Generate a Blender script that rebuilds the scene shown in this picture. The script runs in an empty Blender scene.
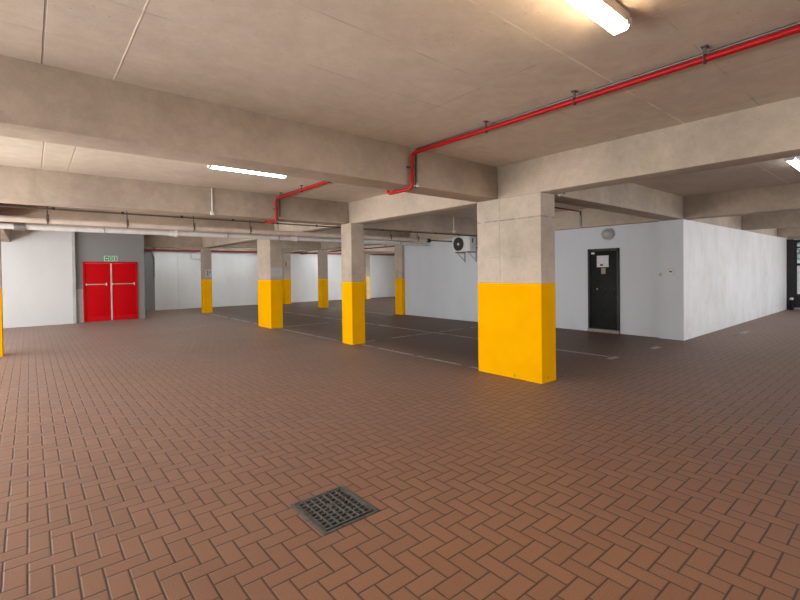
import bpy, bmesh, math, random
from mathutils import Vector, Matrix
random.seed(7)
S = bpy.context.scene
COL = S.collection
R = math.radians

# ------------------------------------------------------------------ materials
class NB:
    """tiny node-tree helper"""
    def __init__(s, name):
        s.m = bpy.data.materials.new(name); s.m.use_nodes = True
        s.t = s.m.node_tree; s.n = s.t.nodes; s.l = s.t.links
        s.bsdf = s.n['Principled BSDF']; s.out = s.n['Material Output']
    def node(s, typ, **kw):
        n = s.n.new(typ)
        for k, v in kw.items(): setattr(n, k, v)
        return n
    def put(s, sock, v):
        if isinstance(v, bpy.types.NodeSocket): s.l.new(v, sock)
        else: sock.default_value = v
    def math(s, op, a, b=None, c=None, clamp=False):
        n = s.node('ShaderNodeMath', operation=op, use_clamp=clamp)
        s.put(n.inputs[0], a)
        if b is not None: s.put(n.inputs[1], b)
        if c is not None: s.put(n.inputs[2], c)
        return n.outputs[0]
    def pos(s):
        return s.node('ShaderNodeNewGeometry').outputs['Position']
    def xyz(s, v):
        n = s.node('ShaderNodeSeparateXYZ'); s.l.new(v, n.inputs[0]); return n.outputs
    def noise(s, v, scale, detail=4, rough=.55, dims='3D'):
        n = s.node('ShaderNodeTexNoise', noise_dimensions=dims)
        if v is not None: s.l.new(v, n.inputs['Vector'])
        n.inputs['Scale'].default_value = scale; n.inputs['Detail'].default_value = detail
        n.inputs['Roughness'].default_value = rough
        return n.outputs['Fac']
    def vscale(s, v, x, y, z):
        n = s.node('ShaderNodeVectorMath', operation='MULTIPLY'); s.l.new(v, n.inputs[0])
        n.inputs[1].default_value = (x, y, z); return n.outputs[0]
    def ramp(s, f, a, b):
        n = s.node('ShaderNodeMapRange', interpolation_type='SMOOTHSTEP'); s.put(n.inputs[0], f)
        n.inputs[1].default_value = a; n.inputs[2].default_value = b; return n.outputs[0]
    def mix(s, f, a, b):
        n = s.node('ShaderNodeMix', data_type='RGBA'); s.put(n.inputs[0], f)
        for i, v in ((6, a), (7, b)):
            s.put(n.inputs[i], v if isinstance(v, bpy.types.NodeSocket) else (*v, 1))
        return n.outputs[2]
    def bump(s, h, dist, strength=1.0, normal=None):
        n = s.node('ShaderNodeBump'); s.l.new(h, n.inputs['Height'])
        n.inputs['Distance'].default_value = dist; n.inputs['Strength'].default_value = strength
        if normal is not None: s.l.new(normal, n.inputs['Normal'])
        return n.outputs[0]
    def color(s, c): s.put(s.bsdf.inputs['Base Color'], c if isinstance(c, bpy.types.NodeSocket) else (*c, 1))
    def rough(s, r): s.put(s.bsdf.inputs['Roughness'], r)
    def normal(s, n): s.l.new(n, s.bsdf.inputs['Normal'])

def paint(name, c, rough=.5, metal=0, var=.08, scale=6, bump=.0, spec=.25):
    b = NB(name); p = b.pos(); b.bsdf.inputs['Specular IOR Level'].default_value = spec
    f = b.noise(p, scale, 5)
    b.color(b.mix(b.ramp(f, .3, .7), tuple(x*(1-var) for x in c), tuple(min(1, x*(1+var)) for x in c)))
    b.rough(rough); b.bsdf.inputs['Metallic'].default_value = metal
    if bump: b.normal(b.bump(b.noise(p, 60, 3), bump))
    return b.m

def concrete(name, c, slab=False, groove=False):
    b = NB(name); p = b.pos()
    big = b.noise(p, .9, 5, .6); med = b.noise(p, 7, 9, .72); fine = b.noise(p, 90, 4, .7)
    dk = tuple(x*(.90 if slab else .84) for x in c); lt = tuple(min(1, x*(1.08 if slab else 1.13)) for x in c)
    col = b.mix(b.ramp(big, .3, .7), dk, lt)
    n = b.node('ShaderNodeMix', data_type='RGBA', blend_type='OVERLAY'); n.inputs[0].default_value = .28
    b.l.new(col, n.inputs[6]); g = b.node('ShaderNodeCombineColor')
    for i in range(3): b.l.new(med, g.inputs[i])
    b.l.new(g.outputs[0], n.inputs[7]); col = n.outputs[2]
    sk = b.ramp(b.noise(b.vscale(p, 1.3, 1.3, .22), 3.0, 5, .65), .60, .72)
    col = b.mix(b.math('MULTIPLY', sk, .0 if slab else .22), col, tuple(x*.62 for x in c))
    sc = b.ramp(b.noise(b.vscale(p, 1, 3.5, 1), 6, 5, .75), .64, .70)
    col = b.mix(b.math('MULTIPLY', sc, .22), col, tuple(min(1, x*1.4) for x in c))
    col = b.mix(b.math('MULTIPLY', b.ramp(fine, .35, .7), .14), col, tuple(x*.6 for x in c))
    # pores
    v = b.node('ShaderNodeTexVoronoi'); b.l.new(p, v.inputs['Vector']); v.inputs['Scale'].default_value = 16
    pore = b.math('MULTIPLY', b.math('LESS_THAN', v.outputs['Distance'], .12 if groove else .085), b.ramp(b.noise(p, 2.2, 2), .44 if groove else .5, .62))
    col = b.mix(b.math('MULTIPLY', pore, .55), col, tuple(x*.35 for x in c))
    h = b.math('ADD', b.math('MULTIPLY', med, .6), b.math('MULTIPLY', fine, .25))
    h = b.math('SUBTRACT', h, b.math('MULTIPLY', pore, .6))
    if slab or groove:
        X, Y, Z = b.xyz(p)
        wob = b.math('MULTIPLY', b.math('SUBTRACT', b.noise(p, 5, 3), .5), .006)
        def line(co, at, w):
            return b.math('SUBTRACT', 1.0, b.ramp(b.math('ABSOLUTE', b.math('SUBTRACT', b.math('ADD', co, wob), at)), w*.35, w))
    if slab:
        patchy = b.ramp(b.noise(p, 1.7, 3), .42, .62)
        ys = b.math('ABSOLUTE', b.math('SUBTRACT', b.math('FRACT', b.math('DIVIDE', b.math('ADD', b.math('SUBTRACT', Y, 1.645), 62.0+.31), .62)), .5))
        ly = b.math('SUBTRACT', 1.0, b.ramp(b.math('ADD', ys, b.math('MULTIPLY', wob, 1.2)), .004, .012))
        ly = b.math('MULTIPLY', ly, patchy)
        near = b.math('LESS_THAN', Y, 4.2)
        ridge = b.math('MULTIPLY', b.math('MAXIMUM', b.math('MULTIPLY', line(Y, 1.645, .010), b.ramp(X, 1.2, 1.6)), line(X, .527, .008)), near)
        ridge = b.math('MULTIPLY', ridge, b.ramp(b.noise(p, 2.5, 3), .25, .5))
        dark = b.math('MULTIPLY', line(X, .097, .008), near)
        for x in (2.88, 4.15, 5.0, 7.2, 8.4, 9.6):
            ly = b.math('MAXIMUM', ly, b.math('MULTIPLY', line(X, x, .008), patchy))
        far = b.math('MULTIPLY', b.math('SUBTRACT', 1.0, near), .8)
        ly = b.math('MAXIMUM', ly, b.math('MULTIPLY', far, b.math('MAXIMUM', line(X, .157, .009), line(X, .448, .009))))
        col = b.mix(b.math('MULTIPLY', ly, .35), col, tuple(x*.45 for x in c))
        col = b.mix(b.math('MULTIPLY', ridge, .6), col, tuple(min(1, x*1.55) for x in c))
        col = b.mix(b.math('MULTIPLY', dark, .7), col, tuple(x*.35 for x in c))
        h = b.math('ADD', h, b.math('MULTIPLY', ridge, .8))
        h = b.math('SUBTRACT', h, b.math('MULTIPLY', b.math('MAXIMUM', dark, ly), .8))
    if groove:
        brk = b.ramp(b.noise(p, 8, 3), .35, .55)
        g1 = b.math('MAXIMUM', b.math('MULTIPLY', line(Z, 2.247, .013), brk), b.math('MULTIPLY', line(Y, 4.008, .008), .55))
        g1 = b.math('MAXIMUM', g1, b.math('MULTIPLY', b.math('MULTIPLY', line(Z, 1.72, .006), .5), b.ramp(b.noise(p, 3, 2), .45, .6)))
        col = b.mix(b.math('MULTIPLY', g1, .55), col, tuple(x*.45 for x in c))
        h = b.math('SUBTRACT', h, b.math('MULTIPLY', g1, 1.5))
    b.color(col); b.rough(.82); b.bsdf.inputs['Specular IOR Level'].default_value = .2; b.normal(b.bump(h, .006, .7))
    return b.m

def plaster(name, c, dirt=.25, rough=.55):
    b = NB(name); p = b.pos()
    st = b.noise(b.vscale(p, 1.1, 1.1, .35), 1.5, 6, .62)
    f2 = b.noise(p, 7, 5, .6)
    col = b.mix(b.ramp(st, .35, .72), c, tuple(x*(1-dirt*.45) for x in c))
    col = b.mix(b.math('MULTIPLY', b.ramp(f2, .58, .75), dirt), col, tuple(x*.72 for x in c))
    if dirt > .2:
        bl = b.ramp(b.noise(b.vscale(p, 1, 1, .8), 1.1, 7, .7), .50, .66)
        col = b.mix(b.math('MULTIPLY', bl, .34), col, (.56, .55, .51))
        bl2 = b.ramp(b.noise(b.vscale(p, 2, 2, .7), 4, 8, .75), .60, .68)
        col = b.mix(b.math('MULTIPLY', bl2, .22), col, (.45, .44, .42))
    X, Y, Z = b.xyz(p)
    low = b.math('MULTIPLY', b.math('SUBTRACT', 1.0, b.ramp(Z, .0, .35)), b.ramp(b.noise(p, 3, 4), .35, .7))
    col = b.mix(b.math('MULTIPLY', low, dirt), col, tuple(x*.6 for x in c))
    b.color(col); b.rough(rough); b.normal(b.bump(b.noise(p, 14, 6, .7), .004, .6))
    return b.m

def yellow_mat():
    b = NB('yellow_paint'); p = b.pos(); b.bsdf.inputs['Specular IOR Level'].default_value = .0
    c = (.90, .44, .001)
    f = b.noise(p, 3, 5, .6)
    col = b.mix(b.ramp(f, .3, .75), c, (.85, .405, .001))
    sc = b.ramp(b.noise(b.vscale(p, 1, 1, .5), 11, 6, .7), .66, .72)
    X, Y, Z = b.xyz(p)
    lowz = b.math('SUBTRACT', 1.0, b.ramp(Z, .05, .9))
    col = b.mix(b.math('MULTIPLY', b.math('MULTIPLY', sc, lowz), .5), col, (.30, .15, .02))
    b.color(col); b.rough(.42); b.normal(b.bump(b.noise(p, 25, 4), .004, .5))
    return b.m

def floor_mat():
    b = NB('brick_paving'); p = b.pos(); X, Y, Z = b.xyz(p)
    OX, OY, WX, WY = -.132, 3.480, .0998, .10257
    wob = b.math('MULTIPLY', b.math('SUBTRACT', b.noise(p, 3.0, 2), .5), .05)
    u = b.math('ADD', b.math('DIVIDE', b.math('SUBTRACT', X, OX), WX), wob)
    v = b.math('ADD', b.math('DIVIDE', b.math('SUBTRACT', Y, OY), WY), wob)
    i = b.math('FLOOR', u); j = b.math('FLOOR', v)
    fu = b.math('SUBTRACT', u, i); fv = b.math('SUBTRACT', v, j)
    k = b.math('FLOORED_MODULO', b.math('ADD', b.math('ADD', i, j), .5), 4.0)
    vert = b.math('GREATER_THAN', k, 2.0)                      # brick laid along Y
    odd = b.math('GREATER_THAN', b.math('MODULO', k, 2.0), 1.0)  # second half of a brick
    def sel(f, a, c): # a if f=0 else c
        return b.math('ADD', b.math('MULTIPLY', a, b.math('SUBTRACT', 1.0, f)), b.math('MULTIPLY', c, f))
    s = b.math('ADD', sel(vert, fu, fv), odd); t = sel(vert, fv, fu)
    d = b.math('MINIMUM', b.math('MINIMUM', s, b.math('SUBTRACT', 2.0, s)), b.math('MINIMUM', t, b.math('SUBTRACT', 1.0, t)))
    bi = b.math('SUBTRACT', i, b.math('MULTIPLY', odd, b.math('SUBTRACT', 1.0, vert)))
    bj = b.math('SUBTRACT', j, b.math('MULTIPLY', odd, vert))
    cx = b.node('ShaderNodeCombineXYZ'); b.l.new(bi, cx.inputs[0]); b.l.new(bj, cx.inputs[1]); b.l.new(vert, cx.inputs[2])
    wn = b.node('ShaderNodeTexWhiteNoise', noise_dimensions='3D'); b.l.new(cx.outputs[0], wn.inputs['Vector'])
    rnd = wn.outputs['Value']
    col = b.mix(rnd, (.238, .115, .066), (.276, .136, .080))
    sp = b.noise(p, 160, 3, .7)
    col = b.mix(b.math('MULTIPLY', b.ramp(sp, .45, .72), .42), col, (.50, .32, .23))
    grime = b.noise(p, .35, 5, .65)
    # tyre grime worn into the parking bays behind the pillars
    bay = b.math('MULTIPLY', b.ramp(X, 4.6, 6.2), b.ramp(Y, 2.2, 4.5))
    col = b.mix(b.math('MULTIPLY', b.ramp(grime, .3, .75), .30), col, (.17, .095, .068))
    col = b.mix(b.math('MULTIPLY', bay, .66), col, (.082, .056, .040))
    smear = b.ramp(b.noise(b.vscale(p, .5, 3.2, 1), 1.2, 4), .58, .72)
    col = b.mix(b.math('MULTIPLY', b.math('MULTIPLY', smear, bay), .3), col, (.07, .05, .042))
    joint = b.math('SUBTRACT', 1.0, b.ramp(d, .026, .056))
    col = b.mix(b.math('MULTIPLY', joint, .92), col, (.040, .020, .012))
    # stains and dropped mortar spots
    spot = b.ramp(b.noise(p, 2.3, 6, .75), .70, .73)
    col = b.mix(b.math('MULTIPLY', spot, .25), col, (.42, .33, .28))
    b.color(col)
    b.rough(b.math('ADD', .48, b.math('MULTIPLY', grime, .16)))
    b.put(b.bsdf.inputs['Sheen Weight'], b.math('MULTIPLY', b.math('SUBTRACT', 1.0, bay), .09)); b.bsdf.inputs['Sheen Roughness'].default_value = .45   # sheen standing in for pale daylight glare on dusty paving, none in bays
    h = b.math('ADD', b.ramp(d, .0, .10), b.math('ADD', b.math('MULTIPLY', rnd, .22), b.math('MULTIPLY', sp, .10)))
    b.normal(b.bump(h, .0042, .75))
    return b.m

def worn_paint():
    b = NB('worn_line_paint'); p = b.pos()
    c = b.mix(b.ramp(b.noise(p, 14, 5, .7), .4, .7), (.60, .56, .53), (.34, .29, .26))
    b.color(c); b.rough(.7)
    f = b.math('ADD', b.math('MULTIPLY', b.ramp(b.noise(p, 1.6, 5, .7), .50, .62), .72), .05)
    tr = b.node('ShaderNodeBsdfTransparent'); mx = b.node('ShaderNodeMixShader')
    b.l.new(f, mx.inputs[0]); b.l.new(b.bsdf.outputs[0], mx.inputs[1]); b.l.new(tr.outputs[0], mx.inputs[2])
    b.l.new(mx.outputs[0], b.out.inputs[0])
    return b.m

def emit(name, c, strength):
    b = NB(name); b.color((.9, .9, .9))
    b.bsdf.inputs['Emission Color'].default_value = (*c, 1); b.bsdf.inputs['Emission Strength'].default_value = strength
    return b.m

def notice_mat():
    b = NB('printed_notice'); p = b.pos(); X, Y, Z = b.xyz(p)
    ln = b.math('GREATER_THAN', b.math('FRACT', b.math('MULTIPLY', Z, 34.0)), .55)
    w = b.math('GREATER_THAN', b.noise(b.vscale(p, 1, 60, 34), 1.0, 1), .44)
    b.color(b.mix(b.math('MULTIPLY', b.math('MULTIPLY', ln, w), .45), (.68, .68, .72), (.16, .16, .18))); b.rough(.6)
    return b.m

def foliage_mat():
    b = NB('leaf_green'); b.color(b.mix(b.noise(b.pos(), 4), (.10, .20, .05), (.28, .38, .12))); b.rough(.6)
    return b.m

M = dict(
    conc=concrete('raw_concrete', (.465, .39, .318)),
    slab=concrete('slab_concrete', (.61, .54, .455), slab=True),
    pier=concrete('pillar_concrete', (.50, .43, .36), groove=True),
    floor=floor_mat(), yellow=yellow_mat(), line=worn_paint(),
    white2=plaster('darkened_white_wall_paint', (.60, .615, .635), .12),  # the white wall paint, darkened to offset strong daylight on this wall
    white=plaster('white_wall_paint', (.79, .80, .805), .14),
    stained=plaster('stained_white_wall_paint', (.80, .81, .815), .30),
    cool=plaster('shaded_white_wall_paint', (.60, .635, .69), .14),  # white wall paint with its cool shaded tone put into the colour
    grey=plaster('mid_grey_wall_paint', (.235, .24, .245), .14),
    palegrey=paint('light_grey_paint', (.42, .42, .42)),
    red=paint('red_door_paint', (.54, .002, .006), .45, var=.03, spec=.08),
    redframe=paint('red_frame_paint', (.58, .004, .008), .45, var=.03, spec=.1),
    pipe_red=paint('red_pipe_paint', (.38, .005, .008), .38, var=.08, spec=.2),
    dullred=paint('dull_red_pipe_paint', (.26, .020, .018), .5),
    cream=paint('cream_strip', (.62, .52, .44), .45),
    black=paint('black_door_paint', (.013, .014, .014), .5, var=.2, spec=.1),
    dark=paint('dark_steel', (.035, .035, .037), .5, .1),
    darkconduit=paint('dark_conduit', (.12, .105, .095), .45, .5),
    greyconduit=paint('galvanised_steel', (.34, .33, .32), .4, .6),
    whiteplastic=paint('white_plastic', (.72, .72, .70), .4),
    pvc_tan=paint('dusty_tan_pipe', (.66, .57, .50), .45),
    pvc_grey=paint('pale_grey_pipe', (.68, .68, .67), .4),
    acwhite=paint('ac_casing', (.66, .66, .65), .4),
    grate=paint('cast_iron', (.105, .108, .11), .5, .0, var=.25, scale=30, bump=.003),
    pit=paint('pit_dark', (.02, .018, .016), .9),
    steel=paint('brushed_steel', (.5, .47, .43), .35, .8),
    signgreen=paint('sign_green', (.006, .17, .075), .4),
    signpale=paint('sign_pale', (.55, .80, .62), .4),
    plate=paint('brass_plate', (.22, .17, .14), .45, .4),
    paper=notice_mat(), paleyellow=paint('pale_yellow_paint', (.80, .62, .30), .5),
    greysign=paint('weathered_grey_sign', (.46, .455, .46), .5, var=.22, scale=40),
    ink=paint('dark_ink', (.06, .055, .05), .6),
    leaf=foliage_mat(), bark=paint('bark', (.10, .07, .05), .8),
    outpav=paint('outside_paving', (.45, .44, .43), .7), outwall=paint('outside_plaster', (.80, .77, .72), .7),
    threshold=paint('threshold_concrete', (.26, .245, .23), .7),
    warm=emit('warm_tube_glow', (1.0, .73, .44), 52.0),
    day=emit('white_tube_glow', (.96, 1.0, 1.0), 11.0),
    strong=emit('added_tube_glow', (.95, 1.0, 1.0), 46.0),
    bulk=paint('bulkhead_glass', (.40, .40, .38), .25),
)
gl = NB('gate_glass'); gl.color((.95, .97, .96)); gl.rough(.05); gl.bsdf.inputs['Transmission Weight'].default_value = 1.0
gl.bsdf.inputs['IOR'].default_value = 1.02; M['glass'] = gl.m

# ------------------------------------------------------------------ mesh helpers (world coordinates; shifted to the parent's base when linked)
class MB:
    def __init__(s): s.b = bmesh.new()
    def box(s, x0, x1, y0, y1, z0, z1, bev=0, vert_only=False):
        r = bmesh.ops.create_cube(s.b, size=1)['verts']
        for v in r:
            v.co = Vector(((x0+x1)/2+v.co.x*(x1-x0), (y0+y1)/2+v.co.y*(y1-y0), (z0+z1)/2+v.co.z*(z1-z0)))
        if bev:
            es = {e for v in r for e in v.link_edges}
            if vert_only: es = {e for e in es if abs(e.verts[0].co.z-e.verts[1].co.z) > 1e-4}
            bmesh.ops.bevel(s.b, geom=list(es), offset=bev, segments=2, affect='EDGES', profile=.6)
        return s
    def cyl(s, a, c, r, seg=16, r2=None):
        a, c = Vector(a), Vector(c); d = c-a
        m = Matrix.Translation((a+c)/2) @ d.to_track_quat('Z', 'Y').to_matrix().to_4x4()
        bmesh.ops.create_cone(s.b, cap_ends=True, segments=seg, radius1=r, radius2=r if r2 is None else r2, depth=d.length, matrix=m)
        return s
    def sphere(s, c, r, sx=1, sy=1, sz=1, seg=20):
        bmesh.ops.create_uvsphere(s.b, u_segments=seg, v_segments=seg//2, radius=r, matrix=Matrix.Translation(c) @ Matrix.Diagonal((sx, sy, sz, 1)))
        return s
    def torus(s, c, axis, R0, r, seg=28, sub=8):
        q = Vector(axis).to_track_quat('Z', 'Y').to_matrix()
        rings = []
        for i in range(seg):
            a = 2*math.pi*i/seg; ring = []
            for j in range(sub):
                t = 2*math.pi*j/sub
                p = Vector(((R0+r*math.cos(t))*math.cos(a), (R0+r*math.cos(t))*math.sin(a), r*math.sin(t)))
                ring.append(s.b.verts.new(Vector(c)+q @ p))
            rings.append(ring)
        for i in range(seg):
            for j in range(sub):
                s.b.faces.new((rings[i][j], rings[(i+1) % seg][j], rings[(i+1) % seg][(j+1) % sub], rings[i][(j+1) % sub]))
        return s
    def tube(s, pts, r, bend=.06, seg=14):
        """round pipe along a path with rounded elbows"""
        pts = [Vector(p) for p in pts]; path = [pts[0]]
        for i in range(1, len(pts)-1):
            p = pts[i]; a = (pts[i-1]-p); c = (pts[i+1]-p)
            k = min(bend, a.length*.45, c.length*.45); A = p+a.normalized()*k; C = p+c.normalized()*k
            for q in range(7):
                t = q/6; path.append((1-t)**2*A+2*t*(1-t)*p+t*t*C)
        path.append(pts[-1])
        d0 = (path[1]-path[0]).normalized(); up = Vector((0, 0, 1)) if abs(d0.z) < .9 else Vector((1, 0, 0))
        n = d0.cross(up).normalized(); rings = []; prev = d0
        for i, p in enumerate(path):
            d = ((path[min(i+1, len(path)-1)]-path[max(i-1, 0)])).normalized()
            n = prev.rotation_difference(d) @ n; prev = d; m = d.cross(n)
            rings.append([s.b.verts.new(p+r*(math.cos(2*math.pi*j/seg)*n+math.sin(2*math.pi*j/seg)*m)) for j in range(seg)])
        for a, c in zip(rings, rings[1:]):
            for j in range(seg): s.b.faces.new((a[j], a[(j+1) % seg], c[(j+1) % seg], c[j]))
        s.b.faces.new(rings[0][::-1]); s.b.faces.new(rings[-1])
        return s
    def poly(s, pts, off):
        """flat outline extruded by vector off"""
        a = [s.b.verts.new(Vector(p)) for p in pts]; c = [s.b.verts.new(Vector(p)+Vector(off)) for p in pts]
        s.b.faces.new(a); s.b.faces.new(c[::-1])
        for i in range(len(a)): s.b.faces.new((a[i], c[i], c[(i+1) % len(a)], a[(i+1) % len(a)]))
        return s
    def build(s, name, mat, parent=None, smooth=True):
        base = Vector((0, 0, 0)); q = parent
        while q is not None: base += Vector(q.location); q = q.parent
        bmesh.ops.recalc_face_normals(s.b, faces=s.b.faces)
        if base.length: bmesh.ops.translate(s.b, verts=s.b.verts, vec=-base)
        me = bpy.data.meshes.new(name); s.b.to_mesh(me); s.b.free()
        me.materials.append(mat)
        if smooth:
            for p in me.polygons: p.use_smooth = True
            try: me.set_sharp_from_angle(angle=R(35))
            except Exception: pass
        o = bpy.data.objects.new(name, me); COL.objects.link(o); o.parent = parent
        return o

def tag(o, label, cat, group=None, kind=None):
    o['label'] = label; o['category'] = cat
    if group: o['group'] = group
    if kind: o['kind'] = kind
    return o
def thing(name, loc, label, cat, group=None, kind=None):
    o = bpy.data.objects.new(name, None); COL.objects.link(o); o.location = loc; o.empty_display_size = .1
    return tag(o, label, cat, group, kind)
def struct(name, mb, mat, label=None, cat=None):
    o = mb.build(name, mat, None); o['kind'] = 'structure'
    if label: tag(o, label, cat)
    return o
def copy_tree(o, loc, label, group=None):
    r = o.copy(); COL.objects.link(r); r.location = loc; r['label'] = label
    if group: r['group'] = group
    for ch in list(o.children):
        c = ch.copy(); COL.objects.link(c); c.parent = r
        for g in list(ch.children):
            d = g.copy(); COL.objects.link(d); d.parent = c
    return r

ZC, ZB = 3.025, 2.565       # slab and beam undersides
# ------------------------------------------------------------------ floor, slab, beams
GX0, GX1, GY0, GY1 = 1.286, 1.698, 2.250, 2.700     # drain opening
f = MB()
for x0, x1 in ((-4.5, GX0), (GX0, GX1), (GX1, 22)):
    for y0, y1 in ((-9, GY0), (GY0, GY1), (GY1, 23)):
        if (x0, y0) != (GX0, GY0): f.box(x0, x1, y0, y1, -.25, 0)
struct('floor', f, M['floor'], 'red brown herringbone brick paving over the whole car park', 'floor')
struct('floor_lower', MB().box(GX0-.02, GX1+.02, GY0-.02, GY1+.02, -.30, -.252), M['pit'], 'dark pit floor seen through the drain grate', 'floor')
struct('ceiling', MB().box(-4.5, 22, -9, 23, ZC, ZC+.3), M['slab'], 'bare concrete slab with board joints over the car park', 'ceiling')
T = ZC+.01
beams = [
    ((-4.5, 5.238, 4.04, 4.43), 'deep concrete beam running into the big pillar, with the red pipe stepping under it'),
    ((5.572, 21.9, 3.345, 3.73), 'concrete beam running from the big pillar over the top of the stained white wall'),
    ((-4.5, 5.28, 8.02, 8.42), 'concrete beam beyond the long white lamp, above the grey pipes'),
    ((5.64, 10.29, 8.42, 8.80), 'shadowed concrete beam above the air conditioner'),
    ((-4.5, 5.24, 11.72, 12.12), 'concrete beam behind the pipes over the second row pillar'),
    ((5.58, 10.29, 11.72, 12.12), 'concrete beam behind the pipe ends, reaching the far bays'),
    ((3.12, 5.24, 18.4, 18.8), 'short concrete beam between the red doors and the pillar with a number plate'),
    ((5.58, 16.0, 17.15, 17.5), 'far concrete beam in front of the back wall'),
    ((5.24, 5.57, -9, 4.434), 'deep concrete beam on the big pillar that meets the other deep beam in a corner'),
    ((5.29, 5.63, 4.436, 8.42), 'concrete beam between the big pillar and the next narrow pillar'),
    ((5.25, 5.57, 8.422, 18.8), 'concrete beam line over the pillars with sign plates'),
    ((10.55, 10.9, -9, 3.343), 'concrete beam crossing in front of the corner of the white wall'),
    ((10.50, 10.85, 3.735, 8.60), 'concrete beam above the wall with the black door'),
    ((10.27, 10.65, 8.81, 11.715), 'brownish concrete beam over the wall behind the air conditioner'),
    ((9.83, 10.16, 12.13, 21.2), 'concrete beam line over the last row of slim pillars'),
    ((15.0, 15.35, -9, 3.343), 'second concrete beam crossing above the stained white wall'),
    ((14.7, 15.03, 12.13, 21.2), 'concrete beam over the pale faced yellow pillar at the back'),
    ((19.4, 19.75, -9, 3.343), 'last concrete beam before the glazed gate'),
    ((-.82, -.42, 8.422, 17.64), 'concrete beam running to the plain white wall beside the red doors'),
]
for (x0, x1, y0, y1), lab in beams:
    struct('ceiling_beam', MB().box(x0, x1, y0, y1, ZB, T, .008), M['conc'], lab, 'beam')

# ------------------------------------------------------------------ walls
def wall(name, mat, label, *boxes):
    m = MB()
    for q in boxes: m.box(*q)
    return struct(name, m, mat, label, 'wall')
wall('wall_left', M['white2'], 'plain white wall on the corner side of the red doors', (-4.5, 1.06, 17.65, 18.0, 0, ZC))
wall('wall_left', M['grey'], 'mid grey wall around the red double doors', (1.14, 1.345, 17.8, 18.0, 0, ZC), (2.90, 3.12, 17.8, 18.0, 0, ZC),
     (1.345, 2.90, 17.8, 18.0, 1.995, ZC), (2.97, 3.12, 18.0, 21.5, 0, ZC))
struct('trim_1', MB().box(1.06, 1.14, 17.63, 18.0, 0, ZC), M['palegrey'], 'light grey corner strip between white wall and grey door wall', 'trim')
struct('trim_2', MB().box(1.145, 1.34, 17.785, 17.799, 0.0, 1.10), M['palegrey'], 'lighter grey low panel beside the left jamb of the red doors', 'trim')
wall('wall_back', M['grey'], 'narrow grey end of the back wall beside the red doors', (3.12, 4.15, 21.5, 21.7, 0, 2.56))
wall('wall_back', M['white'], 'white back wall behind the far pillars', (4.15, 17.5, 21.5, 21.7, 0, 2.56))
struct('trim_3', MB().box(5.08, 5.20, 21.485, 21.499, 0, 2.56).box(8.9, 9.02, 21.485, 21.499, 0, 2.56), M['white'], 'flat white pilaster strips on the back wall', 'trim')
struct('ceiling_beam', MB().box(3.12, 17.5, 21.35, 21.7, 2.562, T, .008), M['conc'], 'concrete edge beam on top of the white back wall', 'beam')
wall('wall_far', M['white'], 'white end wall of the far bays', (17.5, 17.7, 12.1, 13.0, 0, ZC), (17.5, 17.7, 13.0, 21.0, 2.55, ZC), (17.5, 17.7, 21.0, 21.7, 0, ZC), (10.5, 17.5, 12.13, 12.33, 0, ZC))
wall('wall_middle', M['cool'], 'shaded white wall holding the black door and the round lamp', (10.68, 10.85, 3.84, 4.712, 0, ZB-.002), (10.68, 10.85, 5.468, 8.6, 0, ZB-.002),
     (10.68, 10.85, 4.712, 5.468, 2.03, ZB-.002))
wall('wall_middle', M['cool'], 'shaded white pier at the corner of the stained white wall', (10.59, 10.85, 3.362, 3.84, 0, ZB-.002))
wall('wall_inner', M['cool'], 'shaded white wall behind the air conditioner', (10.3, 10.5, 8.602, 12.07, 0, ZB-.002), (10.5, 10.65, 8.602, 8.7, 0, ZB-.002))
wall('wall_right', M['stained'], 'long stained white wall leading to the glazed gate', (10.59, 20.95, 3.35, 3.361, 0, ZB-.002), (10.86, 20.95, 3.361, 3.6, 0, ZB-.002))
# outer walls, with the openings the daylight comes through
wall('wall_west', M['white'], 'outer wall with a wide vehicle opening', (-4.7, -4.5, -9, .5, 0, ZC), (-4.7, -4.5, .5, 16.6, 2.7, ZC), (-4.7, -4.5, 16.6, 18, 0, ZC))
wall('wall_south', M['white'], 'outer wall with wide openings', (-4.7, -4.4, -9.2, -9, 0, ZC), (-4.4, 21, -9.2, -9, 2.75, ZC), (2.0, 3.0, -9.2, -9, 0, 2.75), (-4.4, 21, -9.2, -9, 0, .4))
wall('wall_east', M['conc'], 'outer wall around the gate', (21.05, 21.25, -9, -5, 0, ZC), (21.05, 21.25, -5, 3.6, 2.52, ZC))

# ------------------------------------------------------------------ doors
d = thing('door_1', (2.12, 17.8, 0), 'red double doors with cream push bars in the grey wall', 'door', kind='structure')
MB().box(1.347, 1.395, 17.765, 17.86, 0, 1.99, .004).box(2.852, 2.898, 17.765, 17.86, 0, 1.99, .004).box(1.347, 2.898, 17.765, 17.86, 1.942, 1.99, .004).build('door_frame', M['redframe'], d)
for x0, x1, bx0, bx1 in ((1.398, 2.105, 1.43, 1.99), (2.150, 2.849, 2.15, 2.80)):
    lf = MB().box(x0, x1, 17.80, 17.845, .012, 1.938, .003).build('door_leaf', M['red'], d)
    b = MB().box(bx0, bx1, 17.745, 17.768, 1.228, 1.250, .005).build('push_bar', M['cream'], lf); b['label'] = 'cream push bar'
    MB().box(bx0-.010, bx0+.015, 17.74, 17.80, 1.20, 1.275, .006).box(bx1-.02, bx1+.012, 17.74, 17.80, 1.19, 1.285, .006).build('bar_bracket', M['cream'], lf)
    MB().box(x0+.03, x1-.03, 17.794, 17.800, .03, .17).build('kick_plate', M['redframe'], lf)
s = MB().box(2.107, 2.148, 17.775, 17.845, .012, 1.938, .004).build('meeting_strip', M['cream'], d); s['label'] = 'cream strip between the leaves'

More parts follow.
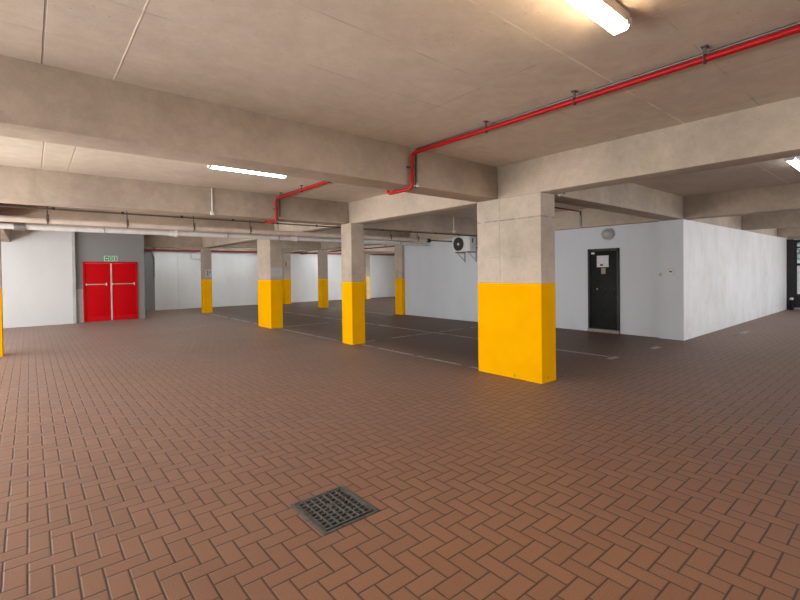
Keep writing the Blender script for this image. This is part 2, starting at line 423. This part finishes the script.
d = thing('door_2', (10.65, 5.09, 0), 'black metal door with a pinned notice in the shaded white wall', 'door', kind='structure')
MB().box(10.625, 10.80, 4.715, 4.76, .08, 2.028, .003).box(10.625, 10.80, 5.42, 5.465, .08, 2.028, .003).box(10.625, 10.80, 4.715, 5.465, 1.975, 2.028, .003).build('door_frame', M['dark'], d)
lf = MB().box(10.66, 10.70, 4.762, 5.418, .085, 1.973, .003).build('door_leaf', M['black'], d)
MB().cyl((10.66, 5.215, 1.05), (10.625, 5.215, 1.05), .012).sphere((10.615, 5.215, 1.05), .026).build('door_knob', M['steel'], lf)
MB().cyl((10.66, 5.05, 1.06), (10.65, 5.05, 1.06), .014).cyl((10.66, 4.83, 1.06), (10.65, 4.83, 1.06), .016).cyl((10.66, 5.12, 1.10), (10.652, 5.12, 1.10), .010).build('lock_cylinder', M['dark'], lf)
MB().box(10.63, 10.66, 5.30, 5.375, 1.90, 1.945, .004).build('door_contact', M['whiteplastic'], lf)
MB().box(10.648, 10.66, 5.035, 5.14, 1.415, 1.565, .003).build('door_plate', M['plate'], lf)
MB().box(10.60, 10.80, 4.715, 5.465, 0, .078, .004).build('threshold', M['threshold'], d)
n = thing('paper_notice', (10.655, 5.10, 1.58), 'white printed notice taped to the black door', 'notice')
MB().box(10.6515, 10.6585, 4.96, 5.245, 1.582, 1.86).build('sheet', M['paper'], n)
MB().box(10.6505, 10.6515, 5.09, 5.165, 1.615, 1.655).build('stamp', M['ink'], n)

# glazed gate at the far right with the yard behind it
g = thing('door_3', (21.05, 1.0, 0), 'dark framed glazed gate at the end of the stained white wall', 'gate', kind='structure')
MB().box(21.0, 21.10, 3.165, 3.36, 0, 2.52, .004).build('side_panel', M['dark'], g)
for k in range(4):
    y1 = 3.16-k*1.95; y0 = y1-1.93
    lf = MB().box(21.02, 21.08, y0, y0+.08, .07, 2.50).box(21.02, 21.08, y1-.08, y1, .07, 2.50).box(21.02, 21.08, y0+.08, y1-.08, 2.40, 2.50).box(21.02, 21.08, y0+.08, y1-.08, 2.20, 2.26) \
        .box(21.02, 21.08, y0+.08, y1-.08, 1.57, 1.66).box(21.02, 21.08, y0+.08, y1-.08, .07, .56).build('gate_leaf', M['dark'], g)
    MB().box(21.045, 21.055, y0+.082, y1-.082, 1.662, 2.198).box(21.045, 21.055, y0+.082, y1-.082, .562, 1.568).box(21.045, 21.055, y0+.082, y1-.082, 2.262, 2.398).build('pane', M['glass'], lf)
b = thing('bollard', (20.86, 3.20, 0), 'small black post with a white cap before the gate', 'post')
MB().cyl((20.86, 3.20, 0), (20.86, 3.20, .36), .05, 20).build('post', M['black'], b)
MB().cyl((20.86, 3.20, .361), (20.86, 3.20, .42), .052, 20).sphere((20.86, 3.20, .42), .05, 1, 1, .5).build('cap', M['whiteplastic'], b)
struct('ground_outside', MB().box(22, 60, -40, 60, -.25, -.02).box(-60, -4.51, -60, 60, -.3, -.02).box(-4.5, 60, -60, -9.01, -.3, -.02), M['outpav'], 'pale sunlit paving outside the gate', 'ground')
struct('wall_outer', MB().box(30, 30.3, -12, 12, -.05, 1.2).box(30.05, 30.25, -12, 12, 1.2, 1.9), M['outwall'], 'pale garden wall outside the gate', 'wall')
for y, lab in ((3.6, 'leafy green shrub seen through the upper panes of the gate'), (.6, 'leafy green shrub beside the first, outside the gate')):
    sh = thing('garden_shrub', (32, y, 0), lab, 'shrub', 'shrubs outside the gate')
    st = MB()
    for k in range(7):
        a = k*.9; st.tube([(32, y, 0), (32+.2*math.cos(a), y+.2*math.sin(a), .9), (32+.7*math.cos(a), y+.8*math.sin(a), 2.3)], .035, .2, 8)
    st.build('stem', M['bark'], sh)
    lv = MB()
    for k in range(1500):
        v = Vector((random.gauss(0, 1), random.gauss(0, 1), random.gauss(0, 1))).normalized()*random.uniform(.55, 1)
        p = Vector((32+v.x*1.1, y+v.y*1.3, 2.4+v.z*1.1))
        q = Matrix.Rotation(random.uniform(0, 6.28), 3, 'Z') @ Matrix.Rotation(random.uniform(-1, 1), 3, 'X'); w = random.uniform(.06, .1)
        lv.b.faces.new([lv.b.verts.new(p+q @ Vector(c)) for c in ((-w, 0, 0), (0, -w*.5, .02), (w, 0, 0), (0, w*.5, .02))])
    lv.build('leaves', M['leaf'], sh, False)

# ------------------------------------------------------------------ pillars
def pillar(x0, x1, y0, y1, yz, label, top=ZB-.002, mat='conc', group='yellow banded concrete pillars', band='yellow', bev=.014):
    t = thing('concrete_pillar', ((x0+x1)/2, (y0+y1)/2, 0), label, 'pillar', group, 'thing')
    MB().box(x0, x1, y0, y1, yz, top, bev, True).build('shaft', M[mat], t, False)
    e = .0015
    o = MB().box(x0-e, x1+e, y0-e, y1+e, .001, yz, bev, True).build('painted_band', M[band], t, False); o['label'] = 'yellow painted lower half' if band == 'yellow' else 'pale yellow lower half'
    return t
pillar(5.24, 5.586, 3.336, 4.434, 1.285+.06, 'widest pillar, at the meeting of the two deep beams, yellow below bare concrete', mat='pier')
pillar(5.19, 5.52, 7.80, 8.19, 1.327, 'slim yellow banded pillar next behind the widest one, bay line at its foot')
pillar(5.11, 5.465, 11.71, 12.60, 1.347, 'yellow banded pillar with a grey square sign, under the hung pipes')
pillar(5.28, 5.59, 18.40, 18.78, 1.335, 'yellow banded pillar with a number plate, first one past the red doors')
pillar(9.83, 10.16, 17.14, 17.46, 1.277, 'far slim pillar standing free between the grey sign pillar and the slim front pillar')
pillar(9.80, 10.12, 20.70, 21.20, 1.255, 'distant pillar half hidden by the pillar with the grey sign')
pillar(10.17, 10.298, 12.075, 12.46, 1.30, 'yellow banded pillar built against the end of the air conditioner wall')
p = pillar(14.69, 14.99, 20.62, 20.95, 1.30, 'yellow pillar with one pale face, at the very back before the white wall')
o = MB().box(14.72, 14.975, 20.612, 20.618, .01, 1.292).build('pale_face', M['paleyellow'], p); o['label'] = 'pale yellow face'  # one face in a paler yellow than the band
pillar(-.80, -.415, 11.40, 11.715, 1.296, 'yellow banded pillar before the plain white wall, only a sliver in the photo')

# signs fixed on pillars
def sign(x0, x1, y, z0, z1, label, marks):
    s = thing('pillar_sign', ((x0+x1)/2, y, z0), label, 'sign', None)
    MB().box(x0, x1, y-.008, y-.002, z0, z1).build('plate', M['greysign'], s)
    m = MB()
    for a, b_, c, e in marks: m.box(x0+a*(x1-x0), x0+b_*(x1-x0), y-.0095, y-.008, z0+c*(z1-z0), z0+e*(z1-z0))
    m.build('marking', M['ink'] if len(marks) < 6 else M['palegrey'], s)
sign(5.135, 5.462, 11.708, 1.44, 1.69, 'weathered grey square sign on the pillar under the hung pipes',
     [(.05, .95, .06, .12), (.05, .95, .9, .95), (.2, .8, .66, .70), (.2, .7, .54, .58), (.25, .75, .42, .46), (.2, .6, .3, .34)])
sign(5.33, 5.575, 18.398, 1.40, 1.72, 'pale number plate with a dark upright mark on a pillar near the red doors', [(.36, .46, .2, .85), (.30, .46, .72, .82), (.68, .80, .55, .80)])

# ------------------------------------------------------------------ drain grate
g = thing('drain_grate', ((GX0+GX1)/2, (GY0+GY1)/2, 0), 'square black iron drain grate set in the brick floor', 'drain grate')
a = .004
MB().box(GX0+a, GX0+.030, GY0+a, GY1-a, -.05, .004, .002).box(GX1-.030, GX1-a, GY0+a, GY1-a, -.05, .004, .002) \
    .box(GX0+.030, GX1-.030, GY0+a, GY0+.022, -.05, .004, .002).box(GX0+.030, GX1-.030, GY1-.022, GY1-a, -.05, .004, .002).build('frame', M['grate'], g)
gx0, gx1, gy0, gy1 = GX0+.034, GX1-.034, GY0+.044, GY1-.026
m = MB(); NX, NY = 7, 9
bw = .0125; px = (gx1-gx0-bw)/NX; py = (gy1-gy0-bw)/NY
for k in range(NX+1): m.box(gx0+k*px, gx0+k*px+bw, gy0, gy1, -.03, .002, .002)
for k in range(NY+1): m.box(gx0, gx1, gy0+k*py, gy0+k*py+bw, -.028, .0012, .002)
m.box((gx0+gx1)/2-.035, (gx0+gx1)/2+.035, (gy0+gy1)/2+.02, (gy0+gy1)/2+.05, -.02, .0028, .002)
m.build('lattice', M['grate'], g)

# ------------------------------------------------------------------ parking lines
def pline(x0, x1, y0, y1, label):
    m = MB(); m.b.faces.new([m.b.verts.new(c) for c in ((x0, y0, .002), (x1, y0, .002), (x1, y1, .002), (x0, y1, .002))])
    tag(m.build('parking_line', M['line'], None, False), label, 'parking line', 'worn bay lines', 'thing')
pline(5.27, 5.35, 12.56, 18.3, 'worn white bay line from the number plate pillar to the grey sign pillar')
pline(5.25, 5.33, 8.30, 11.62, 'worn white bay line between the grey sign pillar and the slim pillar')
pline(5.32, 5.40, 4.52, 7.72, 'worn white bay line between the slim pillar and the widest pillar')
pline(7.69, 7.77, 3.60, 16.4, 'long worn white line running through the bays behind the pillar row')
pline(5.60, 7.68, 7.95, 8.02, 'worn white cross line starting at the foot of the slim pillar')
pline(7.78, 10.2, 7.93, 8.00, 'worn white cross line ending at the air conditioner wall')
pline(5.55, 7.68, 11.80, 11.87, 'worn white cross line starting at the grey sign pillar')
pline(9.96, 10.04, 12.5, 17.0, 'faint white line between the last row of pillars')
pline(7.52, 7.84, 3.46, 3.56, 'short pale stub at the near end of the long bay line')
pline(9.08, 9.42, 3.36, 3.47, 'short pale stub near the shaded white pier')
pline(5.72, 5.95, 3.38, 3.46, 'short pale stub beside the foot of the widest pillar')
pline(12.1, 13.2, 2.78, 2.86, 'thin pale stripe on the paving before the stained white wall')

# ------------------------------------------------------------------ lamps
def make_lamp(cx, cy, L, glow, label, cat='ceiling lamp'):
    t = thing('ceiling_lamp', (cx, cy, ZC), label, cat, 'ceiling tube lamps')
    x0, x1 = cx-L/2, cx+L/2; body = M['cream'] if glow == 'warm' else M['whiteplastic']
    MB().box(x0+.01, x1-.01, cy-.052, cy+.052, ZC-.066, ZC-.001, .008).build('housing', body, t)
    prof = [(-.050, -.068), (-.050, -.080), (-.036, -.100), (.036, -.100), (.050, -.080), (.050, -.068)]
    MB().poly([(x0+.030, cy+y, ZC+z) for y, z in prof], (L-.060, 0, 0)).build('diffuser', M[glow], t, False)
    for xa, xb in ((x0, x0+.028), (x1-.028, x1)):
        MB().poly([(xa, cy+y*1.08, ZC+z*1.02) for y, z in [(-.050, -.03)]+prof[1:5]+[(.050, -.03)]], (xb-xa, 0, 0)).build('end_cap', body, t, False)
    for s_ in (-1, 1):
        for xx in (x0+.12, x1-.4, x1-.05): MB().box(xx-.012, xx+.012, cy+s_*.0555-.003, cy+s_*.0555+.003, ZC-.085, ZC-.045, .002).build('clip', M['steel'], t)
    return t
lw = make_lamp(2.06, 1.185, 1.36, 'warm', 'glaring warm tube lamp under the slab beside the long red pipe')
ld = make_lamp(2.38, 6.09, 1.10, 'day', 'white tube lamp in the second bay, near the red pipe')
copy_tree(ld, (8.24, 1.20, ZC), 'white tube lamp in the dark bay before the stained white wall')
copy_tree(lw, (2.06, -3.4, ZC), 'added warm tube lamp in the bay behind the camera position')  # unseen lamp added to light the near bay
lb = make_lamp(5.0, 20.1, 1.3, 'strong', 'added bright tube lamp close before the back wall near the red doors')  # unseen lamp added to brighten the back wall
for x, y, lab in [(7.9, 20.1, 'added bright tube lamp close before the back wall, second along it'), (12.4, 20.1, 'added bright tube lamp close before the back wall at its far end'), (12.4, 14.8, 'added bright tube lamp in the last bay')]:  # more unseen lamps added to brighten the rear
    copy_tree(lb, (x, y, ZC), lab)
for x, y, lab in [(2.4, 14.9, 'added white tube lamp in front of the red doors'), (7.7, 10.3, 'added white tube lamp in the bay beside the air conditioner'), (7.7, 14.6, 'added white tube lamp in the middle of the far bays')]:  # unseen lamps added where the hidden bays needed light
    copy_tree(ld, (x, y, ZC), lab)

# ------------------------------------------------------------------ red sprinkler pipe with its conduit
t = thing('fire_pipe', (3.55, 0, 2.94), 'bright red pipe under the slab that steps down beneath the deep beams', 'pipe')
r = .0215
MB().tube([(3.545, -8.9, 2.94), (3.545, 3.995, 2.94), (3.545, 3.995, 2.525), (3.545, 4.47, 2.525), (3.545, 4.47, 2.94), (3.62, 7.97, 2.94), (3.62, 7.97, 2.525), (3.62, 8.47, 2.525), (3.62, 8.47, 2.94), (3.62, 9.30, 2.94)], r, .07).build('pipe_run', M['pipe_red'], t)
for y in [2.87-.94*k for k in range(0, 9)]+[5.0, 5.95, 6.9, 7.75]:
    x = 3.545 if y < 4.2 else 3.545+.075*(y-4.47)/3.5
    MB().torus((x, y, 2.94), (0, 1, 0), r+.005, .007, 20, 6).box(x-.005, x+.005, y-.010, y+.010, 2.94+r+.006, ZC-.002).box(x-.025, x+.025, y-.018, y+.018, ZC-.008, ZC-.001).build('hanger', M['darkconduit'], t)
for y, z, ww in ((3.995, 2.78, 4.04), (7.97, 2.75, 8.02)):
    x = 3.545 if y < 5 else 3.62
    MB().torus((x, y, z), (0, 0, 1), r+.005, .007, 20, 6).box(x-.05, x+.05, ww-.022, ww-.004, z-.008, z+.008).build('clip', M['darkconduit'], t)
t = thing('conduit_pipe', (3.63, 0, 2.99), 'thin grey conduit along the red pipe, ending in a small box on the beam', 'conduit')
MB().tube([(3.63, -8.9, 3.008), (3.63, 4.018, 3.008), (3.63, 4.018, 2.60)], .012, .03, 10).build('conduit_run', M['darkconduit'], t)
MB().box(3.60, 3.66, 3.985, 4.036, 2.545, 2.60, .006).build('junction_box', M['greyconduit'], t)
MB().tube([(3.652, 4.026, 3.0), (3.652, 4.026, 2.60)], .006, .03, 8).build('cable', M['darkconduit'], t)
t = thing('conduit_pipe', (3.73, 8, 2.99), 'thin grey conduit beside the drop of the red pipe near the white lamp', 'conduit')
MB().tube([(3.70, 4.5, 3.006), (3.70, 7.998, 3.006), (3.70, 7.998, 2.60)], .013, .03, 10).build('conduit_run', M['darkconduit'], t)
MB().box(3.675, 3.735, 7.975, 8.016, 2.57, 2.61, .006).build('mounting_box', M['greyconduit'], t)

# ------------------------------------------------------------------ drain pipes and cables under the beams
def hangers(t, xs, y, z, r, top):
    for x in xs:
        MB().torus((x, y, z), (1, 0, 0), r+.006, .010, 22, 6).box(x-.018, x+.018, y-r-.014, y-r-.004, z-.02, z+r+.05, .002).box(x-.008, x+.008, y-.006, y+.006, z+r, top).build('hanger', M['darkconduit'], t)
t = thing('waste_pipe', (0, 9.5, 2.42), 'dusty tan horizontal pipe hung on dark straps between two beams above the red doors', 'pipe')
MB().tube([(-4.45, 9.5, 2.465), (9.0, 9.5, 2.44)], .050, seg=20).build('pipe_run', M['pvc_tan'], t)
hangers(t, [.25, 1.40, 2.55, 3.70, 6.4, 7.6, 8.6], 9.5, 2.452, .050, ZC-.004)
MB().cyl((8.95, 9.5, 2.44), (9.10, 9.5, 2.44), .058, 20).build('end_coupling', M['dark'], t)
t = thing('waste_pipe', (0, 10.05, 2.39), 'pale grey horizontal pipe just below and behind the tan pipe', 'pipe')
MB().tube([(-4.45, 10.05, 2.395), (9.6, 10.05, 2.365)], .050, seg=20).build('pipe_run', M['pvc_grey'], t)
for x in (-.12, 2.30, 5.0):
    o = MB().cyl((x-.07, 10.05, 2.378), (x+.07, 10.05, 2.378), .060, 20).cyl((x+.04, 10.05, 2.378), (x+.075, 10.05, 2.378), .070, 20).build('coupling', M['whiteplastic'] if x > 0 else M['greyconduit'], t)
for x in (1.1, 3.4, 4.6, 6.9, 8.4):
    MB().torus((x, 10.05, 2.376), (1, 0, 0), .055, .009, 20, 6).box(x-.008, x+.008, 10.044, 10.056, 2.44, ZC-.004).build('hanger', M['greyconduit'], t)
t = thing('thin_pipe', (9.9, 9.62, 2.45), 'thin dark pipe from the tan pipe end to the air conditioner', 'pipe')
MB().tube([(9.11, 9.52, 2.45), (10.27, 9.52, 2.45)], .018).build('pipe_run', M['darkconduit'], t)
MB().box(10.27, 10.298, 9.48, 9.56, 2.41, 2.49).build('wall_mount', M['darkconduit'], t)
t = thing('cable_conduit', (0, 8.55, 2.547), 'long thin black cable conduit close under the beams above the tan pipe', 'conduit')
MB().tube([(-4.45, 8.55, 2.54), (10.28, 8.55, 2.547)], .013, seg=10).build('conduit_run', M['darkconduit'], t)
for x in [-.6+.9*k for k in range(13)]:
    if not 5.0 < x < 5.8: MB().box(x-.02, x+.02, 8.535, 8.565, 2.53, 2.57, .003).build('saddle', M['dark'], t)
t = thing('conduit_drop', (2.455, 8.0, 2.56), 'white conduit down the face of the beam beyond the white lamp', 'conduit')
MB().tube([(2.455, 8.0, ZC-.005), (2.455, 8.0, 2.61)], .011).build('conduit_run', M['whiteplastic'], t)
MB().box(2.425, 2.485, 7.975, 8.018, 2.55, 2.61, .008).build('mounting_box', M['whiteplastic'], t)
t = thing('conduit_drop', (8.95, 8.4, 2.6), 'grey conduit down the shadowed beam above the air conditioner', 'conduit')
MB().tube([(8.95, 8.398, ZC-.005), (8.95, 8.398, 2.64)], .018).build('conduit_run', M['pvc_grey'], t)
MB().box(8.90, 9.0, 8.37, 8.418, 2.585, 2.645, .008).build('mounting_box', M['pvc_grey'], t)
t = thing('conduit_drop', (10.48, 5.565, 2.56), 'grey conduit with a red top dropping from the slab beside the round lamp', 'conduit')
MB().tube([(5.60, 5.565, 2.965), (10.475, 5.565, 2.965), (10.475, 5.565, 2.88)], .016).build('feed_pipe', M['dullred'], t)
MB().tube([(10.475, 5.565, 2.88), (10.475, 5.565, 2.57)], .020).build('conduit_run', M['greyconduit'], t)
MB().tube([(10.475, 5.565, 2.572), (10.475, 5.49, 2.56)], .014).build('mounting_elbow', M['greyconduit'], t)
t = thing('ceiling_sensor', (5.70, 3.30, 2.54), 'small white cylinder fixed beside the top of the widest pillar', 'sensor')
MB().cyl((5.70, 3.335, 2.600), (5.70, 3.342, 2.600), .05).cyl((5.70, 3.26, 2.585), (5.70, 3.335, 2.600), .028).build('body', M['whiteplastic'], t)
MB().cyl((5.70, 3.258, 2.5845), (5.70, 3.262, 2.5853), .022).build('lens', M['dark'], t)

# red mains along the back
t = thing('mains_pipe', (10, 21.3, 2.6), 'dull red pipe along the top of the white back wall', 'pipe')
MB().tube([(3.3, 21.28, 2.605), (17.3, 21.28, 2.585)], .035).build('pipe_run', M['dullred'], t)
MB().tube([(4.12, 21.28, 2.62), (4.12, 21.28, 2.95), (4.12, 18.9, 2.95)], .028).build('branch', M['dullred'], t)
MB().cyl((9.72, 21.28, 2.6), (9.9, 21.28, 2.6), .055).build('coupling', M['dullred'], t)
t = thing('mains_pipe', (10.95, 17, 2.535), 'thin dull red pipe hung under the far beam, running toward the back wall', 'pipe')
MB().tube([(10.95, 12.4, 2.535), (10.95, 21.2, 2.535)], .024).build('pipe_run', M['dullred'], t)
for y in (14, 16, 19, 20.6): MB().box(10.94, 10.96, y-.01, y+.01, 2.55, ZC-.002).build('hanger', M['dark'], t)
t = thing('downpipe', (4.15, 21.44, 1.4), 'white kinked downpipe where grey back wall turns white', 'pipe')
MB().tube([(4.07, 21.44, 2.66), (4.08, 21.44, 2.46), (4.165, 21.45, 2.33), (4.165, 21.46, 1.44)], .038, .06).build('pipe_run', M['whiteplastic'], t)
MB().box(4.12, 4.21, 21.46, 21.498, 2.16, 2.19).box(4.12, 4.21, 21.46, 21.498, 1.6, 1.63).build('mounting_bracket', M['whiteplastic'], t)
t = thing('downpipe', (5.8, 21.44, 2.2), 'white bent pipe high on the back wall beside the number plate pillar', 'pipe')
MB().tube([(5.92, 21.44, 2.56), (5.64, 21.44, 2.46), (5.63, 21.44, 2.26), (6.00, 21.44, 2.23), (6.06, 21.44, 2.14), (6.30, 21.44, 2.12)], .028, .07).build('pipe_run', M['whiteplastic'], t)
MB().box(5.60, 5.66, 21.46, 21.498, 2.34, 2.37).box(6.15, 6.18, 21.46, 21.498, 2.09, 2.15).build('mounting_bracket', M['whiteplastic'], t)
t = thing('conduit_drop', (5.92, 17.9, 2.7), 'thin white conduit hanging beside the number plate pillar', 'conduit')
MB().tube([(5.92, 18.3, ZC-.004), (5.92, 18.3, 2.70)], .014).build('conduit_run', M['whiteplastic'], t)
MB().cyl((5.92, 18.3, ZC-.006), (5.92, 18.3, ZC-.001), .04).build('ceiling_mount', M['whiteplastic'], t)
t = thing('wall_camera', (5.2, 15.1, 2.76), 'small pale camera on the side of the beam over the sign plate pillars', 'camera')
MB().box(5.225, 5.248, 15.06, 15.14, 2.74, 2.82, .004).build('bracket', M['whiteplastic'], t)
MB().cyl((5.22, 15.1, 2.78), (5.08, 15.02, 2.74), .03).build('body', M['whiteplastic'], t)
t = thing('wall_bracket', (9.79, 20.69, 1.85), 'small rusty bracket on the half hidden distant pillar', 'bracket')
MB().tube([(9.86, 20.66, 2.10), (9.86, 20.66, 1.90)], .02).build('stem', M['darkconduit'], t)
for z in (1.91, 2.05): MB().box(9.84, 9.88, 20.66, 20.697, z, z+.04).build('mounting_clip', M['darkconduit'], t)

# ------------------------------------------------------------------ air conditioner
t = thing('air_conditioner', (9.98, 8.96, 2.10), 'white outdoor air conditioner unit on wall brackets beside the widest pillar', 'air conditioner')
ca = MB().box(9.86, 10.15, 8.62, 9.32, 2.11, 2.56, .012).build('casing', M['acwhite'], t)
MB().cyl((9.868, 9.06, 2.335), (9.852, 9.06, 2.335), .200, 40).build('fan_recess', M['dark'], t)
m = MB()
for rr in (.20, .165, .13, .095, .06): m.torus((9.848, 9.06, 2.335), (1, 0, 0), rr, .0035, 36, 6)
for k in range(8):
    a = k*math.pi/8; m.cyl((9.848, 9.06-.2*math.cos(a), 2.335-.2*math.sin(a)), (9.848, 9.06+.2*math.cos(a), 2.335+.2*math.sin(a)), .003, 6)
fg = m.build('fan_grille', M['darkconduit'], t)
MB().cyl((9.850, 9.06, 2.335), (9.838, 9.06, 2.335), .038, 24).build('fan_badge', M['whiteplastic'], fg)
MB().box(9.96, 10.0, 8.612, 8.622, 2.36, 2.48, .003).build('side_handle', M['dark'], ca)
MB().box(10.05, 10.13, 8.58, 8.62, 2.16, 2.28, .008).build('valve_cover', M['acwhite'], ca)
for y in (8.75, 9.2):
    MB().box(9.86, 10.296, y-.018, y+.018, 2.07, 2.108, .003).box(10.27, 10.297, y-.018, y+.018, 1.80, 2.07, .003).tube([(9.95, y, 2.075), (10.275, y, 1.84)], .010, seg=8).build('bracket', M['greyconduit'], t)
MB().tube([(10.10, 8.59, 2.22), (10.10, 8.50, 2.20), (10.22, 8.50, 2.20), (10.22, 8.50, 2.5)], .016).build('refrigerant_pipe', M['dark'], t)

# ------------------------------------------------------------------ fittings on the door wall
t = thing('bulkhead_lamp', (10.65, 4.97, 2.24), 'round unlit bulkhead lamp above the black door', 'lamp')
MB().cyl((10.664, 4.97, 2.368), (10.60, 4.97, 2.368), .135, 36).build('base', M['palegrey'], t)
MB().torus((10.60, 4.97, 2.368), (1, 0, 0), .12, .016, 36, 10).build('rim', M['palegrey'], t)
MB().sphere((10.60, 4.97, 2.368), .110, .75, 1, 1, 28).build('glass_dome', M['bulk'], t)
t = thing('wall_sign', (10.585, 3.595, 1.39), 'small round white sign with a dark emblem on the shaded white pier', 'sign')
MB().cyl((10.589, 3.595, 1.455), (10.575, 3.595, 1.455), .070, 32).build('disc', M['whiteplastic'], t)
MB().torus((10.578, 3.595, 1.455), (1, 0, 0), .068, .006, 32, 6).build('rim', M['palegrey'], t)
MB().sphere((10.574, 3.612, 1.462), .015, .1, 1.2, 1).sphere((10.574, 3.578, 1.462), .015, .1, 1.2, 1).sphere((10.574, 3.595, 1.452), .014, .1, 1.4, .8).build('emblem', M['ink'], t)
t = thing('switch_box', (10.605, 3.80, 1.36), 'tiny grey switch box at the edge of the shaded white pier', 'switch')
MB().box(10.565, 10.589, 3.775, 3.825, 1.365, 1.435, .006).build('box', M['palegrey'], t)
MB().box(10.557, 10.565, 3.79, 3.81, 1.39, 1.41, .003).build('rocker', M['greysign'], t)

# exit sign over the red doors
t = thing('exit_sign', (2.125, 17.79, 2.02), 'small green and white emergency exit sign above the red doors', 'sign')
sx0, sx1, sz0, sz1 = 1.935, 2.315, 2.015, 2.190; y = 17.785
MB().box(sx0, sx1, y, y+.013, sz0, sz1, .003).build('plate', M['signpale'], t)
gp = [MB().box(sx0+a*(sx1-sx0), sx0+b_*(sx1-sx0), y-.003, y, sz0+.018, sz1-.018).build('green_panel', M['signgreen'], t) for a, b_ in ((.06, .32), (.37, .63), (.68, .94))]
e = y-.0055; cz = (sz0+sz1)/2
def P(x, z): return (x, e, z)
o3 = (0, .003, 0)
cx = sx0+.19*(sx1-sx0)
MB().poly([P(cx-.038, cz), P(cx-.005, cz+.04), P(cx-.005, cz+.014), P(cx+.036, cz+.014), P(cx+.036, cz-.014), P(cx-.005, cz-.014), P(cx-.005, cz-.04)], o3).build('arrow', M['signpale'], gp[0])
cx = sx0+.50*(sx1-sx0); m = MB()
m.poly([P(cx+.014*math.cos(q*.628), cz+.044+.012*math.sin(q*.628)) for q in range(10)], o3)
m.poly([P(cx-.012, cz+.033), P(cx+.014, cz+.033), P(cx+.038, cz+.008), P(cx+.030, cz+.001), P(cx+.013, cz+.017), P(cx+.011, cz-.010), P(cx+.034, cz-.038), P(cx+.022, cz-.046),
        P(cx-.001, cz-.014), P(cx-.018, cz-.055), P(cx-.032, cz-.055), P(cx-.012, cz-.010), P(cx-.012, cz+.017), P(cx-.030, cz+.007), P(cx-.036, cz+.015)], o3)
m.build('running_figure', M['signpale'], gp[1])
cx = sx0+.81*(sx1-sx0)
MB().poly([P(cx-.026, cz-.058), P(cx-.026, cz+.058), P(cx+.010, cz+.058), P(cx+.010, cz-.058)], o3).build('doorway', M['signpale'], gp[2])

# ------------------------------------------------------------------ daylight
w = bpy.data.worlds.new('sky'); S.world = w; w.use_nodes = True
wt = w.node_tree; bg = wt.nodes['Background']
sk = wt.nodes.new('ShaderNodeTexSky'); sk.sky_type = 'HOSEK_WILKIE'; sk.turbidity = 4; sk.sun_direction = (-.3, -.6, .75)
wt.links.new(sk.outputs[0], bg.inputs['Color']); bg.inputs['Strength'].default_value = 2.5
sl = bpy.data.lights.new('sun', 'SUN'); sl.energy = 6; sl.angle = R(.6); sl.color = (1, .95, .88)
so = bpy.data.objects.new('sun', sl); COL.objects.link(so); so.rotation_euler = (R(32), R(4), 0)
def daylight(name, loc, rot, sx, sy, power, c):
    l = bpy.data.lights.new(name, 'AREA'); l.shape = 'RECTANGLE'; l.size = sx; l.size_y = sy; l.energy = power; l.color = c
    o = bpy.data.objects.new(name, l); COL.objects.link(o); o.location = loc; o.rotation_euler = rot
    return o
# one area light in each real opening of the outer walls, the size of the opening
daylight('daylight_west', (-4.45, 8.6, 1.8), (R(76), 0, R(-90)), 15.5, 1.6, 430, (.90, .96, 1.0))      # sky
daylight('sunlit_ground_west', (-4.45, 8.9, .40), (R(122), 0, R(-90)), 13.4, .7, 790, (1.0, .95, .88))     # light thrown up by the sunlit yard
daylight('daylight_south', (13.8, -8.9, 1.55), (R(79), 0, 0), 13.8, 2.2, 680, (.97, .98, 1.0))
daylight('daylight_south', (-1.2, -8.9, 1.55), (R(70), 0, 0), 6, 2.2, 25, (1.0, .97, .94))
daylight('daylight_east', (20.95, -2.4, 1.3), (R(80), 0, R(90)), 5, 2.2, 240, (.86, .93, 1.0))
daylight('daylight_far', (17.4, 15.6, 1.3), (R(88), 0, R(90)), 4.8, 2.3, 260, (.94, .98, 1.0))

# ------------------------------------------------------------------ camera
f_px, yaw, pitch, roll, cyp = 443.9, .875129, .0125808, -.0123890, 277.757
fw = Vector((math.cos(yaw)*math.cos(pitch), math.sin(yaw)*math.cos(pitch), -math.sin(pitch)))
r0 = Vector((math.sin(yaw), -math.cos(yaw), 0)); u0 = r0.cross(fw)
rr = r0*math.cos(roll)+u0*math.sin(roll); uu = u0*math.cos(roll)-r0*math.sin(roll)
cd = bpy.data.cameras.new('camera'); cam = bpy.data.objects.new('camera', cd); COL.objects.link(cam)
cd.sensor_width = 36; cd.sensor_fit = 'HORIZONTAL'; cd.lens = f_px*36/800; cd.shift_y = (cyp-300)/800
cd.clip_start = .05; cd.clip_end = 200
mt = Matrix((rr, uu, -fw)).transposed().to_4x4(); mt.translation = (0, 0, 1.52); cam.matrix_world = mt
S.camera = cam

S.view_settings.view_transform = 'Standard'; S.view_settings.look = 'None'; S.view_settings.gamma = 1
S.view_settings.use_curve_mapping = False
S.view_settings.exposure = 0.0
S.cycles.max_bounces = 10; S.cycles.diffuse_bounces = 7; S.cycles.transparent_max_bounces = 8
S.cycles.use_denoising = True; S.cycles.sample_clamp_indirect = 8
